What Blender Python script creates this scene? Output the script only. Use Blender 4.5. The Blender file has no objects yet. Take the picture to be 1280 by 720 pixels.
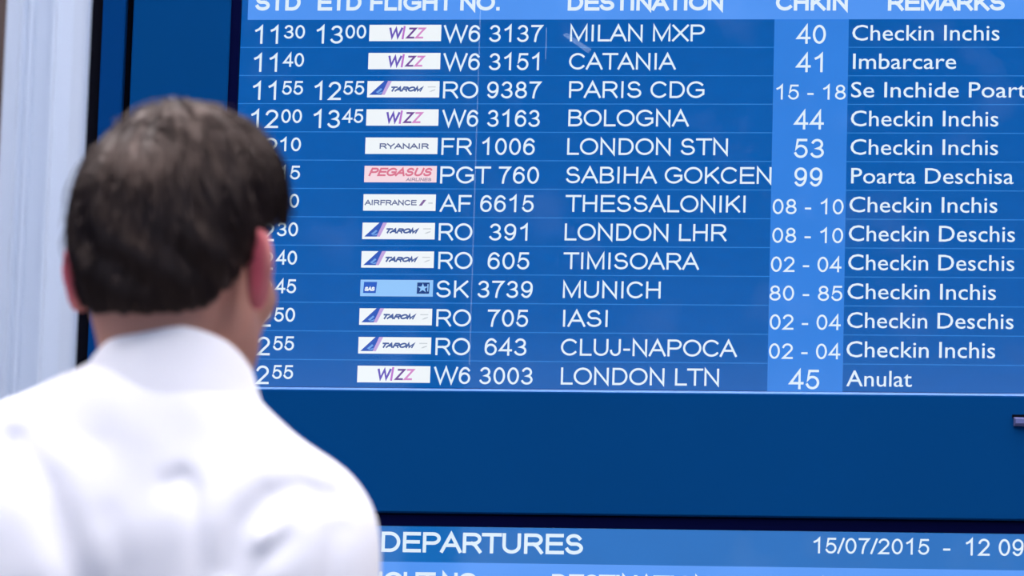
import bpy, math, random
import numpy as np
from mathutils import Vector, Matrix

S = bpy.context.scene
COL = S.collection
R = math.radians

# ------------------------------------------------------------------ camera
cam_d = bpy.data.cameras.new('camera')
cam_d.sensor_width = 36.0
cam_d.lens = 6000.0 / 1280.0 * 36.0
cam_d.clip_start = 0.1
cam_d.clip_end = 200.0
cam = bpy.data.objects.new('camera', cam_d)
COL.objects.link(cam)
right = Vector((0.99149711, 0.12686111, 0.02897823))
up = Vector((-0.00625799, -0.17594686, 0.98437978))
fwd = Vector((-0.12997814, 0.97619105, 0.1736569))
m = Matrix((right, up, -fwd)).transposed().to_4x4()
m.translation = Vector((1.03141698, -6.21761658, 0.85))
cam.matrix_world = m
cam_d.dof.use_dof = True
cam_d.dof.focus_distance = 6.37
cam_d.dof.aperture_fstop = 7.8
S.camera = cam

# ------------------------------------------------------------------ light and exposure
world = bpy.data.worlds.new('hall_daylight')
S.world = world
world.use_nodes = True
world.node_tree.nodes['Background'].inputs[0].default_value = (0.58, 0.72, 1.0, 1)
world.node_tree.nodes['Background'].inputs[1].default_value = 1.8
S.view_settings.view_transform = 'Standard'
S.view_settings.look = 'None'
S.view_settings.exposure = 0.0
S.view_settings.gamma = 1.0
S.view_settings.use_curve_mapping = False
CEILING_LIGHT_STRENGTH = 14.3

# ------------------------------------------------------------------ helpers
def lin(r, g, b):
    f = lambda c: (c / 255 / 12.92) if c / 255 <= 0.04045 else ((c / 255 + 0.055) / 1.055) ** 2.4
    return (f(r), f(g), f(b), 1.0)

def mat(name, col, rough=0.5, metal=0.0, spec=0.5, bump=None, var=None, emit=None, estr=1.0, coat=0.0):
    mt = bpy.data.materials.new(name)
    mt.use_nodes = True
    nt = mt.node_tree
    b = nt.nodes['Principled BSDF']
    b.inputs['Base Color'].default_value = col
    b.inputs['Roughness'].default_value = rough
    b.inputs['Metallic'].default_value = metal
    b.inputs['Specular IOR Level'].default_value = spec
    b.inputs['Coat Weight'].default_value = coat
    tc = nt.nodes.new('ShaderNodeTexCoord')
    if emit:
        b.inputs['Emission Color'].default_value = emit
        b.inputs['Emission Strength'].default_value = estr
    if var:
        scale, amt, stretch = var
        mp = nt.nodes.new('ShaderNodeMapping'); mp.inputs['Scale'].default_value = stretch
        nz = nt.nodes.new('ShaderNodeTexNoise'); nz.inputs['Scale'].default_value = scale
        nz.inputs['Detail'].default_value = 4
        nt.links.new(tc.outputs['Object'], mp.inputs['Vector'])
        nt.links.new(mp.outputs[0], nz.inputs['Vector'])
        hsv = nt.nodes.new('ShaderNodeHueSaturation')
        mr = nt.nodes.new('ShaderNodeMapRange')
        mr.inputs['To Min'].default_value = 1 - amt; mr.inputs['To Max'].default_value = 1 + amt
        nt.links.new(nz.outputs['Fac'], mr.inputs['Value'])
        nt.links.new(mr.outputs[0], hsv.inputs['Value'])
        hsv.inputs['Color'].default_value = emit if emit else col
        nt.links.new(hsv.outputs[0], b.inputs['Emission Color' if emit else 'Base Color'])
    if bump:
        scale, strength, dist = bump
        nz = nt.nodes.new('ShaderNodeTexNoise'); nz.inputs['Scale'].default_value = scale
        nt.links.new(tc.outputs['Object'], nz.inputs['Vector'])
        bp = nt.nodes.new('ShaderNodeBump'); bp.inputs['Strength'].default_value = strength
        bp.inputs['Distance'].default_value = dist
        nt.links.new(nz.outputs['Fac'], bp.inputs['Height'])
        nt.links.new(bp.outputs[0], b.inputs['Normal'])
    return mt

def mesh_obj(name, verts, faces, m, parent=None, smooth=False, mats=None, fm=None):
    me = bpy.data.meshes.new(name)
    me.from_pydata([tuple(v) for v in verts], [], [tuple(f) for f in faces])
    for x in (mats or [m]):
        me.materials.append(x)
    if fm is not None:
        me.polygons.foreach_set('material_index', fm)
    if smooth:
        me.polygons.foreach_set('use_smooth', [True] * len(me.polygons))
    me.update()
    o = bpy.data.objects.new(name, me)
    COL.objects.link(o)
    o.parent = parent
    return o

class MB:
    """collects boxes and outlines and links them as one mesh object"""
    def __init__(s): s.v = []; s.f = []; s.m = []
    def add(s, vs, fs, mi=0):
        n = len(s.v); s.v += [tuple(v) for v in vs]
        s.f += [tuple(i + n for i in f) for f in fs]; s.m += [mi] * len(fs)
    def box(s, x0, x1, y0, y1, z0, z1, mi=0, ch=0.0):
        if ch <= 0:
            vs = [(x, y, z) for x in (x0, x1) for y in (y0, y1) for z in (z0, z1)]
            s.add(vs, [(0, 1, 3, 2), (4, 6, 7, 5), (0, 4, 5, 1), (2, 3, 7, 6), (0, 2, 6, 4), (1, 5, 7, 3)], mi)
            return
        # bevelled front (towards -y): back ring, front ring, inset front ring
        def ring(a, y): return [(x0 + a, y, z0 + a), (x1 - a, y, z0 + a), (x1 - a, y, z1 - a), (x0 + a, y, z1 - a)]
        vs = ring(0, y1) + ring(0, y0 + ch) + ring(ch, y0)
        fs = [(3, 2, 1, 0)]
        for k in (0, 4):
            for i in range(4):
                j = (i + 1) % 4
                fs.append((k + i, k + j, k + 4 + j, k + 4 + i))
        fs.append((8, 9, 10, 11))
        s.add(vs, fs, mi)
    def prism(s, pts, z0, z1, mi=0):
        n = len(pts)
        vs = [(x, y, z0) for x, y in pts] + [(x, y, z1) for x, y in pts]
        fs = [(i, (i + 1) % n, n + (i + 1) % n, n + i) for i in range(n)]
        fs += [tuple(range(n))[::-1], tuple(range(n, 2 * n))]
        s.add(vs, fs, mi)
    def build(s, name, m, parent=None, smooth=False):
        ms = m if isinstance(m, list) else [m]
        return mesh_obj(name, s.v, s.f, ms[0], parent, smooth, ms, s.m)

def empty(name, loc=(0, 0, 0), rz=0.0):
    o = bpy.data.objects.new(name, None)
    o.location = loc; o.rotation_euler = (0, 0, rz)
    COL.objects.link(o)
    return o

def tag(o, label, cat, group=None):
    o['label'] = label; o['category'] = cat
    if group: o['group'] = group
    return o

def structure(o, label=None):
    o['kind'] = 'structure'
    if label: o['label'] = label
    return o

# ------------------------------------------------------------------ lettering: monoline signage alphabet
def arc(cx, cy, rx, ry, a0, a1):
    n = max(3, int(abs(a1 - a0) / 15))
    return [(cx + rx * math.cos(R(a0 + (a1 - a0) * i / n)), cy + ry * math.sin(R(a0 + (a1 - a0) * i / n))) for i in range(n + 1)]

def ell(cx, cy, rx, ry): return arc(cx, cy, rx, ry, 90, 450)[:-1] + ['closed']

G = {
 ' ': (.388, []),
 '0': (.777, [ell(.388, .5, .265, .5)]),
 '1': (.777, [[(.19, .76), (.33, .84), (.46, 1), (.46, 0)]]),
 '2': (.777, [arc(.385, .72, .255, .28, 165, -38) + [(.14, 0), (.65, 0)]]),
 '3': (.777, [arc(.375, .75, .225, .25, 155, -90) + arc(.375, .255, .265, .255, 80, -158)]),
 '4': (.777, [[(.53, 0), (.53, 1), (.10, .28), (.67, .28)]]),
 '5': (.777, [[(.62, 1), (.23, 1), (.16, .50)] + arc(.375, .325, .27, .325, 130, -158)]),
 '6': (.777, [ell(.39, .32, .26, .32), arc(.42, .47, .29, .53, 183, 45)]),
 '7': (.777, [[(.12, 1), (.65, 1), (.48, .74), (.37, .45), (.32, .2), (.30, 0)]]),
 '8': (.777, [ell(.388, .76, .215, .24), ell(.388, .26, .265, .26)]),
 '9': (.777, [ell(.385, .68, .255, .32), arc(.355, .53, .285, .53, 3, -135)]),
 '-': (.465, [[(.10, .36), (.36, .36)]]),
 '/': (.388, [[(.04, 0), (.35, 1)]]),
 '.': (.388, [[(.19, 0), (.19, .01)]]),
 'A': (.93, [[(.05, 0), (.465, 1), (.88, 0)], [(.24, .34), (.69, .34)]]),
 'B': (.93, [[(.16, .53), (.16, 1), (.5, 1)] + arc(.52, .765, .25, .235, 90, -90) + [(.16, .53)],
             [(.5, .53)] + arc(.54, .265, .29, .265, 90, -90) + [(.16, 0), (.16, .53)]]),
 'C': (1.0, [arc(.53, .5, .43, .5, 42, 318)]),
 'D': (1.0, [[(.16, 0), (.16, 1), (.46, 1)] + arc(.48, .5, .40, .5, 85, -85) + [(.46, 0), (.16, 0), (.16, .1)]]),
 'E': (.93, [[(.83, 1), (.16, 1), (.16, 0), (.85, 0)], [(.16, .52), (.79, .52)]]),
 'F': (.85, [[(.76, 1), (.16, 1), (.16, 0)], [(.16, .5), (.69, .5)]]),
 'G': (1.08, [arc(.55, .5, .45, .5, 42, 318) + [(.96, .20), (.96, .47), (.60, .47)]]),
 'H': (1.0, [[(.16, 0), (.16, 1)], [(.84, 0), (.84, 1)], [(.16, .52), (.84, .52)]]),
 'I': (.388, [[(.195, 0), (.195, 1)]]),
 'J': (.70, [[(.54, 1), (.54, .3)] + arc(.30, .28, .24, .28, 0, -180)]),
 'K': (.93, [[(.16, 0), (.16, 1)], [(.80, 1), (.18, .36)], [(.40, .56), (.84, 0)]]),
 'L': (.777, [[(.16, 1), (.16, 0), (.70, 0)]]),
 'M': (1.16, [[(.15, 0), (.15, 1), (.58, .05), (1.01, 1), (1.01, 0)]]),
 'N': (1.0, [[(.15, 0), (.15, 1), (.84, 0), (.84, 1)]]),
 'O': (1.08, [ell(.54, .5, .45, .5)]),
 'P': (.93, [[(.16, 0), (.16, 1), (.54, 1)] + arc(.56, .73, .27, .27, 85, -85) + [(.54, .46), (.16, .46)]]),
 'R': (1.0, [[(.16, 0), (.16, 1), (.58, 1)] + arc(.60, .735, .26, .265, 85, -85) + [(.58, .47), (.16, .47)], [(.52, .47), (.66, .36), (.88, 0)]]),
 'S': (.93, [arc(.45, .745, .28, .255, 22, 245) + arc(.47, .265, .33, .265, 72, -165)]),
 'T': (.85, [[(.04, 1), (.81, 1)], [(.425, 1), (.425, 0)]]),
 'U': (1.0, [[(.15, 1), (.15, .36)] + arc(.5, .36, .35, .36, 195, 345) + [(.85, .36), (.85, 1)]]),
 'V': (.93, [[(.04, 1), (.465, 0), (.89, 1)]]),
 'W': (1.31, [[(.04, 1), (.35, 0), (.655, 1), (.96, 0), (1.27, 1)]]),
 'X': (.93, [[(.06, 0), (.87, 1)], [(.06, 1), (.87, 0)]]),
 'Y': (.93, [[(.05, 1), (.465, .42), (.88, 1)], [(.465, .42), (.465, 0)]]),
 'Z': (.85, [[(.08, 1), (.77, 1), (.06, 0), (.80, 0)]]),
}

def ribbon(mb, pts, closed, t, y, mi=0):
    P = [np.array(p, float) for p in pts]
    Q = [P[0]]
    for p in P[1:]:
        if np.hypot(*(p - Q[-1])) > 1e-7: Q.append(p)
    P = Q; n = len(P); h = t / 2
    if n < 2: return
    if not closed:
        d = P[0] - P[1]; P[0] = P[0] + d / np.hypot(*d) * h
        d = P[-1] - P[-2]; P[-1] = P[-1] + d / np.hypot(*d) * h
    L = []; Rr = []
    for i in range(n):
        a = P[i] - P[i - 1] if (closed or i > 0) else P[1] - P[0]
        b = P[(i + 1) % n] - P[i] if (closed or i < n - 1) else a
        a = a / np.hypot(*a); b = b / np.hypot(*b)
        na = np.array([-a[1], a[0]]); nb = np.array([-b[1], b[0]])
        mm = na + nb; l = np.hypot(*mm)
        mm = na if l < 1e-6 else mm / l
        k = h / max(0.38, float(mm @ na))
        L.append(P[i] + mm * k); Rr.append(P[i] - mm * k)
    vs = []
    for i in range(n):
        vs += [(L[i][0], y, L[i][1]), (Rr[i][0], y, Rr[i][1])]
    fs = []
    for i in range(n if closed else n - 1):
        j = (i + 1) % n
        fs.append((2 * i, 2 * i + 1, 2 * j + 1, 2 * j))
    mb.add(vs, fs, mi)

def letter(mb, txt, x0, x1, zb, cap, t=0.125, y=-0.0012, slant=0.0, mi=0, gap=0.0):
    """txt set on the board plane so that its ink runs from x0 to x1"""
    tt = t * cap
    strokes = []; pen = 0.0
    for k, ch in enumerate(txt):
        adv, ss = G[ch]
        m_ = mi[k] if isinstance(mi, (list, tuple)) else mi
        for s_ in ss:
            closed = s_[-1] == 'closed'
            pts = s_[:-1] if closed else s_
            strokes.append(([(pen + px, pz) for px, pz in pts], closed, m_))
        pen += adv + gap
    # shear before measuring
    sh = [([(px + slant * pz, pz) for px, pz in p], c, m_) for p, c, m_ in strokes]
    lo = min(px for p, c, _ in sh for px, _ in p); hi = max(px for p, c, _ in sh for px, _ in p)
    sx = (x1 - x0 - tt) / max(hi - lo, 1e-6) if hi - lo > .05 else cap
    for p, c, m_ in sh:
        ribbon(mb, [(x0 + tt / 2 + (px - lo) * sx, zb + tt / 2 + pz * (cap - tt)) for px, pz in p], c, tt, y, m_)
        y -= 0.000004

def builtin_text(name, txt, x0, x1, zb, cap, m, parent, y=-0.0012):
    """humanist face for the remarks column: Blender's built-in font turned into a mesh"""
    cu = bpy.data.curves.new('tmp', 'FONT'); cu.body = txt; cu.resolution_u = 3; cu.offset = 0.002
    ob = bpy.data.objects.new('tmp', cu); COL.objects.link(ob)
    bpy.context.view_layer.update()
    dg = bpy.context.evaluated_depsgraph_get()
    me = bpy.data.meshes.new_from_object(ob.evaluated_get(dg))
    bpy.data.objects.remove(ob)
    n = len(me.vertices); co = np.empty(n * 3, np.float32); me.vertices.foreach_get('co', co); co = co.reshape(-1, 3)
    CAPB = 0.70
    sx = (x1 - x0) / (co[:, 0].max() - co[:, 0].min()); sz = cap / CAPB
    out = np.zeros_like(co)
    out[:, 0] = x0 + (co[:, 0] - co[:, 0].min()) * sx; out[:, 1] = y; out[:, 2] = zb + co[:, 1] * sz
    me.vertices.foreach_set('co', out.ravel()); me.update()
    me.materials.clear(); me.materials.append(m); me.name = name
    o = bpy.data.objects.new(name, me); COL.objects.link(o); o.parent = parent
    return o

# ------------------------------------------------------------------ lettering table: kind, text, x0, x1, base height, cap height (metres on the screen plane)
ROWS = [[('departure_time', '11', -0.1559, -0.1242, 2.2881, 0.0251), ('departure_minutes', '30', -0.1161, -0.0877, 2.2952, 0.0188), ('expected_time', '13', -0.0717, -0.0357, 2.2883, 0.0251), ('expected_minutes', '00', -0.0325, -0.0042, 2.2952, 0.019), ('flight_number', 'W6 3137', 0.1011, 0.2351, 2.2904, 0.0234), ('destination_name', 'MILAN MXP', 0.272, 0.4526, 2.2912, 0.023), ('desk_number', '40', 0.5753, 0.6141, 2.2878, 0.0259), ('status_text', 'Checkin Inchis', 0.6491, 0.8436, 2.2924, 0.0214)],
 [('departure_time', '11', -0.1559, -0.1241, 2.2494, 0.0251), ('departure_minutes', '40', -0.116, -0.0876, 2.2563, 0.0191), ('flight_number', 'W6 3151', 0.1019, 0.2313, 2.2517, 0.0234), ('destination_name', 'CATANIA', 0.2716, 0.4149, 2.2526, 0.0227), ('desk_number', '41', 0.5755, 0.6106, 2.2492, 0.0258), ('status_text', 'Imbarcare', 0.6507, 0.787, 2.2538, 0.0212)],
 [('departure_time', '11', -0.1558, -0.1241, 2.2108, 0.0251), ('departure_minutes', '55', -0.1159, -0.0875, 2.2178, 0.019), ('expected_time', '12', -0.0716, -0.0356, 2.2107, 0.0253), ('expected_minutes', '55', -0.0325, -0.0042, 2.2179, 0.0189), ('flight_number', 'RO 9387', 0.1028, 0.235, 2.2131, 0.0233), ('destination_name', 'PARIS CDG', 0.2727, 0.4539, 2.2139, 0.0229), ('desk_number', '15 - 18', 0.5498, 0.6419, 2.212, 0.0203), ('status_text', 'Se Inchide Poarta', 0.6488, 0.8943, 2.2152, 0.0211)],
 [('departure_time', '12', -0.1568, -0.1197, 2.1721, 0.0253), ('departure_minutes', '00', -0.1158, -0.0875, 2.179, 0.019), ('expected_time', '13', -0.0715, -0.0356, 2.1722, 0.025), ('expected_minutes', '45', -0.0325, -0.0042, 2.1792, 0.0189), ('flight_number', 'W6 3163', 0.1029, 0.2345, 2.1743, 0.0232), ('destination_name', 'BOLOGNA', 0.2728, 0.4342, 2.1752, 0.0229), ('desk_number', '44', 0.5743, 0.6135, 2.1716, 0.026), ('status_text', 'Checkin Inchis', 0.6491, 0.8434, 2.1762, 0.0214)],
 [('departure_time', '12', -0.1567, -0.1196, 2.1334, 0.0252), ('departure_minutes', '10', -0.1157, -0.0874, 2.1403, 0.0189), ('flight_number', 'FR 1006', 0.1031, 0.2288, 2.1359, 0.0231), ('destination_name', 'LONDON STN', 0.2723, 0.4869, 2.1364, 0.0228), ('desk_number', '53', 0.575, 0.6142, 2.133, 0.0259), ('status_text', 'Checkin Inchis', 0.6493, 0.8434, 2.1377, 0.0213)],
 [('departure_time', '12', -0.1566, -0.1196, 2.0948, 0.0252), ('departure_minutes', '15', -0.1156, -0.0873, 2.1017, 0.0189), ('flight_number', 'PGT 760', 0.1027, 0.2356, 2.0969, 0.0234), ('destination_name', 'SABIHA GOKCEN', 0.2721, 0.5455, 2.0978, 0.0227), ('desk_number', '99', 0.5758, 0.6128, 2.0944, 0.0259), ('status_text', 'Poarta Deschisa', 0.6508, 0.8641, 2.099, 0.0212)],
 [('departure_time', '12', -0.1565, -0.1195, 2.056, 0.0251), ('departure_minutes', '20', -0.1155, -0.0872, 2.063, 0.0191), ('flight_number', 'AF 6615', 0.1034, 0.2295, 2.0584, 0.023), ('destination_name', 'THESSALONIKI', 0.2721, 0.5118, 2.0591, 0.0229), ('desk_number', '08 - 10', 0.5479, 0.6415, 2.0572, 0.0205), ('status_text', 'Checkin Inchis', 0.6491, 0.8434, 2.0603, 0.0212)],
 [('departure_time', '12', -0.1564, -0.1194, 2.0173, 0.0253), ('departure_minutes', '30', -0.1154, -0.0871, 2.0242, 0.0191), ('flight_number', 'RO', 0.103, 0.1484, 2.0197, 0.0233), ('flight_number', '391', 0.1713, 0.2223, 2.0198, 0.023), ('destination_name', 'LONDON LHR', 0.2721, 0.4875, 2.0204, 0.023), ('desk_number', '08 - 10', 0.5482, 0.6416, 2.0186, 0.0204), ('status_text', 'Checkin Deschis', 0.6489, 0.8669, 2.0215, 0.0215)],
 [('departure_time', '12', -0.1563, -0.1194, 1.9786, 0.0253), ('departure_minutes', '40', -0.1152, -0.087, 1.9856, 0.0191), ('flight_number', 'RO', 0.1037, 0.1496, 1.981, 0.0232), ('flight_number', '605', 0.1701, 0.2258, 1.9809, 0.0232), ('destination_name', 'TIMISOARA', 0.2715, 0.452, 1.9818, 0.0226), ('desk_number', '02 - 04', 0.5471, 0.6401, 1.9797, 0.0206), ('status_text', 'Checkin Deschis', 0.6488, 0.8664, 1.9828, 0.0214)],
 [('departure_time', '12', -0.1562, -0.1193, 1.9401, 0.0249), ('departure_minutes', '45', -0.1151, -0.0869, 1.9468, 0.019), ('flight_number', 'SK 3739', 0.1028, 0.2314, 1.9424, 0.0231), ('destination_name', 'MUNICH', 0.2718, 0.4019, 1.9429, 0.0229), ('desk_number', '80 - 85', 0.546, 0.6419, 1.9412, 0.0203), ('status_text', 'Checkin Inchis', 0.6486, 0.8429, 1.9441, 0.0213)],
 [('departure_time', '12', -0.1561, -0.1192, 1.9013, 0.0252), ('departure_minutes', '50', -0.115, -0.0868, 1.9081, 0.0192), ('flight_number', 'RO', 0.1036, 0.1501, 1.9035, 0.0232), ('flight_number', '705', 0.1724, 0.2264, 1.9035, 0.0232), ('destination_name', 'IASI', 0.2731, 0.3324, 1.9043, 0.0228), ('desk_number', '02 - 04', 0.547, 0.6404, 1.9025, 0.0205), ('status_text', 'Checkin Deschis', 0.6488, 0.8662, 1.9056, 0.0212)],
 [('departure_time', '12', -0.156, -0.1192, 1.8626, 0.0252), ('departure_minutes', '55', -0.1149, -0.0868, 1.8694, 0.0192), ('flight_number', 'RO', 0.1037, 0.1503, 1.8648, 0.0234), ('flight_number', '643', 0.1695, 0.2254, 1.8649, 0.0233), ('destination_name', 'CLUJ-NAPOCA', 0.2713, 0.5046, 1.8656, 0.0227), ('desk_number', '02 - 04', 0.5468, 0.6405, 1.8636, 0.0207), ('status_text', 'Checkin Inchis', 0.6485, 0.8427, 1.8667, 0.0215)],
 [('departure_time', '12', -0.1559, -0.1191, 1.8238, 0.0251), ('departure_minutes', '55', -0.1147, -0.0866, 1.8309, 0.0188), ('flight_number', 'W6 3003', 0.1028, 0.2347, 1.8263, 0.023), ('destination_name', 'LONDON LTN', 0.2723, 0.4818, 1.8268, 0.023), ('desk_number', '45', 0.5742, 0.6136, 1.8234, 0.0261), ('status_text', 'Anulat', 0.649, 0.7348, 1.828, 0.0213)]]
HEAD = [('column_heading', 'STD', -0.1566, -0.0952, 2.334, 0.0227), ('column_heading', 'ETD', -0.0717, -0.0121, 2.3339, 0.0227), ('column_heading', 'FLIGHT NO.', -0.0001, 0.1759, 2.3337, 0.0227), ('column_heading', 'DESTINATION', 0.2678, 0.4763, 2.3334, 0.0225), ('column_heading', 'CHKIN', 0.5468, 0.6426, 2.3331, 0.0224), ('column_heading', 'REMARKS', 0.6957, 0.85, 2.3328, 0.0224)]
LOW = [('title_text', 'DEPARTURES', 0.0401, 0.3077, 1.6014, 0.027), ('date_text', '15/07/2015', 0.61, 0.7603, 1.6073, 0.0206), ('date_text', '-', 0.7784, 0.7878, 1.6062, 0.022), ('time_text', '12 09', 0.8079, 0.8823, 1.6071, 0.0222)]

# ------------------------------------------------------------------ materials
M = {}
M['wall'] = mat('wall_paint', lin(70, 56, 54), 0.8, bump=(60, .2, .002))
M['side'] = mat('side_wall_paint', lin(120, 138, 178), 0.8)
M['floor'] = mat('floor_stone', lin(112, 112, 118), 0.35, var=(3, .12, (1, 1, 1)))
M['joint'] = mat('floor_joint', lin(90, 90, 92), 0.7)
M['ceiling'] = mat('ceiling_paint', lin(215, 220, 228), 0.8)
M['cab'] = mat('cabinet_blue_paint', lin(0, 54, 106), 0.7, spec=.02, var=(2.2, .10, (1, 1, 1)), bump=(420, .12, .0006))
M['cab_side'] = mat('cabinet_side_paint', lin(0, 48, 102), 0.7, spec=.02, var=(3, .10, (1, 1, .4)))
M['black'] = mat('black_gap', lin(0, 1, 12), 0.7, spec=.05)
M['bezel'] = mat('monitor_bezel', lin(0, 3, 40), 0.6, spec=.02)
M['glare_lip'] = mat('screen_glare_line', lin(96, 136, 196), 0.35)  # pale colour stands for the glare line along the screen's bottom edge
M['steel'] = mat('latch_steel', lin(92, 96, 140), 0.35, metal=.6)
M['post'] = mat('post_paint', lin(182, 195, 216), 0.45, var=(5, .03, (6, 6, .5)))
M['postlight'] = mat('post_ridge', lin(205, 218, 240), 0.35)
W_TXT = mat('lit_white', (0, 0, 0, 1), emit=lin(226, 242, 255), estr=0.97)
M['row'] = mat('lit_row_blue', (0.0, 0.0, 0.0, 1), .25, spec=0, emit=lin(4, 91, 176), estr=1, var=(26, .10, (1, 1, 3)))
M['line'] = mat('lit_divider', (0, 0, 0, 1), spec=0, emit=lin(52, 132, 214), estr=1, var=(60, .25, (1, 1, 1)))
M['header'] = mat('lit_header_blue', (0, 0, 0, 1), .25, spec=0, emit=lin(84, 152, 246), estr=1, var=(9, .08, (1, 1, 1)))
M['title'] = mat('lit_title_blue', (0, 0, 0, 1), .25, spec=0, emit=lin(14, 106, 188), estr=1, var=(7, .12, (1, 1, 1)))
M['desk'] = mat('lit_desk_column', (0, 0, 0, 1), .25, spec=0, emit=lin(52, 130, 226), estr=1, var=(12, .08, (1, 1, 1)))
def lit(n, r, g, b): return mat('lit_' + n, (0, 0, 0, 1), spec=0, emit=lin(r, g, b), estr=1)
M['logo_white'] = lit('logo_white', 244, 250, 255)
M['violet'] = lit('violet', 104, 84, 186); M['orchid'] = lit('orchid', 190, 116, 208); M['plum'] = lit('plum', 112, 70, 150); M['pink'] = lit('pink', 214, 140, 204)
M['navy'] = lit('navy', 70, 96, 158); M['tail'] = lit('tail_blue', 52, 92, 190); M['tail2'] = lit('tail_light', 120, 170, 235); M['lilac'] = lit('lilac', 196, 168, 224)
M['grey'] = lit('pale_grey', 205, 212, 220); M['slate'] = lit('slate', 92, 104, 150); M['blush'] = lit('blush', 250, 222, 232); M['rose'] = lit('rose', 222, 120, 146)
M['rosegrey'] = lit('rose_grey', 160, 140, 165); M['skyblue'] = lit('logo_skyblue', 150, 202, 255); M['mid'] = lit('logo_blue', 44, 96, 200); M['dark'] = lit('logo_dark', 18, 60, 130); M['mauve'] = lit('mauve', 130, 100, 160)

# glass cover in front of the panels: clear, faintly reflecting, with hairline scratches
gl = bpy.data.materials.new('cover_glass'); gl.use_nodes = True
nt = gl.node_tree; nt.nodes.clear()
out = nt.nodes.new('ShaderNodeOutputMaterial'); tr = nt.nodes.new('ShaderNodeBsdfTransparent')
gs = nt.nodes.new('ShaderNodeBsdfGlossy'); gs.inputs['Roughness'].default_value = .06
fr = nt.nodes.new('ShaderNodeFresnel'); fr.inputs['IOR'].default_value = 1.5
mx = nt.nodes.new('ShaderNodeMixShader')
nt.links.new(fr.outputs[0], mx.inputs[0]); nt.links.new(tr.outputs[0], mx.inputs[1]); nt.links.new(gs.outputs[0], mx.inputs[2])
tc = nt.nodes.new('ShaderNodeTexCoord'); nz = nt.nodes.new('ShaderNodeTexNoise'); nz.inputs['Scale'].default_value = 9; nz.inputs['Detail'].default_value = 8
nt.links.new(tc.outputs['Object'], nz.inputs['Vector'])
mr = nt.nodes.new('ShaderNodeMapRange'); mr.inputs['From Min'].default_value = .55; mr.inputs['From Max'].default_value = .8; mr.inputs['To Max'].default_value = .03
nt.links.new(nz.outputs['Fac'], mr.inputs['Value'])
df = nt.nodes.new('ShaderNodeBsdfDiffuse'); df.inputs[0].default_value = (.7, .8, 1, 1)
m2 = nt.nodes.new('ShaderNodeMixShader'); nt.links.new(mr.outputs[0], m2.inputs[0]); nt.links.new(mx.outputs[0], m2.inputs[1]); nt.links.new(df.outputs[0], m2.inputs[2])
nt.links.new(m2.outputs[0], out.inputs[0])
M['glass'] = gl
sc_m = bpy.data.materials.new('glass_scratch'); sc_m.use_nodes = True
nt = sc_m.node_tree; nt.nodes.clear()
out = nt.nodes.new('ShaderNodeOutputMaterial'); tr = nt.nodes.new('ShaderNodeBsdfTransparent'); df = nt.nodes.new('ShaderNodeBsdfDiffuse'); df.inputs[0].default_value = (.6, .8, 1, 1)
mx = nt.nodes.new('ShaderNodeMixShader'); mx.inputs[0].default_value = .13
nt.links.new(tr.outputs[0], mx.inputs[1]); nt.links.new(df.outputs[0], mx.inputs[2]); nt.links.new(mx.outputs[0], out.inputs[0])
M['scratch'] = sc_m

# ------------------------------------------------------------------ the hall
def slab(name, x0, x1, y0, y1, z0, z1, m, label=None):
    b = MB(); b.box(x0, x1, y0, y1, z0, z1); return structure(b.build(name, m), label)
slab('floor', -7, 8, -15.75, 0.6, -0.12, 0.0, M['floor'], 'pale grey polished stone floor of the hall')
slab('wall_back', -7, 8, 0.42, 0.6, 0.0, 4.4, M['wall'], 'dark brown wall behind the blue cabinet')
slab('ceiling', -7, 8, -15.75, 0.6, 4.4, 4.55, M['ceiling'], 'white ceiling of the hall')  # unseen; far end placed to set where daylight reflects in the screens
slab('wall_left', -7.2, -7, -15.75, 0.6, 0, 4.4, M['side'], 'pale blue-grey side wall, unseen, added to block side daylight')  # unseen side walls, added so daylight enters only from the rear
slab('wall_right', 8, 8.2, -15.75, 0.6, 0, 4.4, M['side'], 'pale blue-grey side wall across the hall, unseen, added to block side daylight')

for i, (lx, ly) in enumerate([(x, y) for y in (-1.0, -2.5, -4.0) for x in (-2.4, 0.6, 3.6)]):
    t = tag(empty('ceiling_light', (lx, ly, 4.4)), 'square white ceiling light panel', 'ceiling light', 'ceiling light panels over the hall')
    b = MB()
    for (a0, a1, b0, b1) in ((-.66, .66, -.66, -.6), (-.66, .66, .6, .66), (-.66, -.6, -.6, .6), (.6, .66, -.6, .6)):
        b.box(a0, a1, b0, b1, -.07, 0)
    b.build('frame', M['ceiling'], t)
    b = MB(); b.box(-.6, .6, -.6, .6, -.045, -.02)
    b.build('diffuser', mat('light_diffuser', (1, 1, 1, 1), emit=(1.0, .96, .98, 1), estr=CEILING_LIGHT_STRENGTH), t)

# ------------------------------------------------------------------ display cabinet
Z0 = 2.32147; P = 0.0386956
XL, XR = -0.1757, 0.925
U_TOP, U_BOT = Z0 + 0.094, Z0 - 0.5022
L_TOP = Z0 - 0.6854; L_MID = Z0 - 0.7327; L_BOT = L_TOP - (U_TOP - U_BOT)
cab = tag(empty('display_cabinet', (0, 0, 0)), 'tall blue steel cabinet holding the two flight information screens', 'cabinet')
CX0, CX1, CT = -0.365, 1.11, 2.62
b = MB()                                            # black carcass behind the painted panels
b.box(CX0 - .024, CX1 + .024, .075, .40, 0, CT)
b.box(CX0 - .024, XL - .005, .005, .075, 0, CT); b.box(XR + .012, CX1 + .024, .012, .075, 0, CT)
b.box(XL - .005, XR + .012, .012, .075, U_TOP + .006, CT); b.box(XL - .005, XR + .012, .005, .075, L_TOP + .016, U_BOT - .004)
b.box(XL - .005, XR + .012, .012, .075, 0, L_BOT - .006)
b.build('carcass', M['black'], cab)
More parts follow.
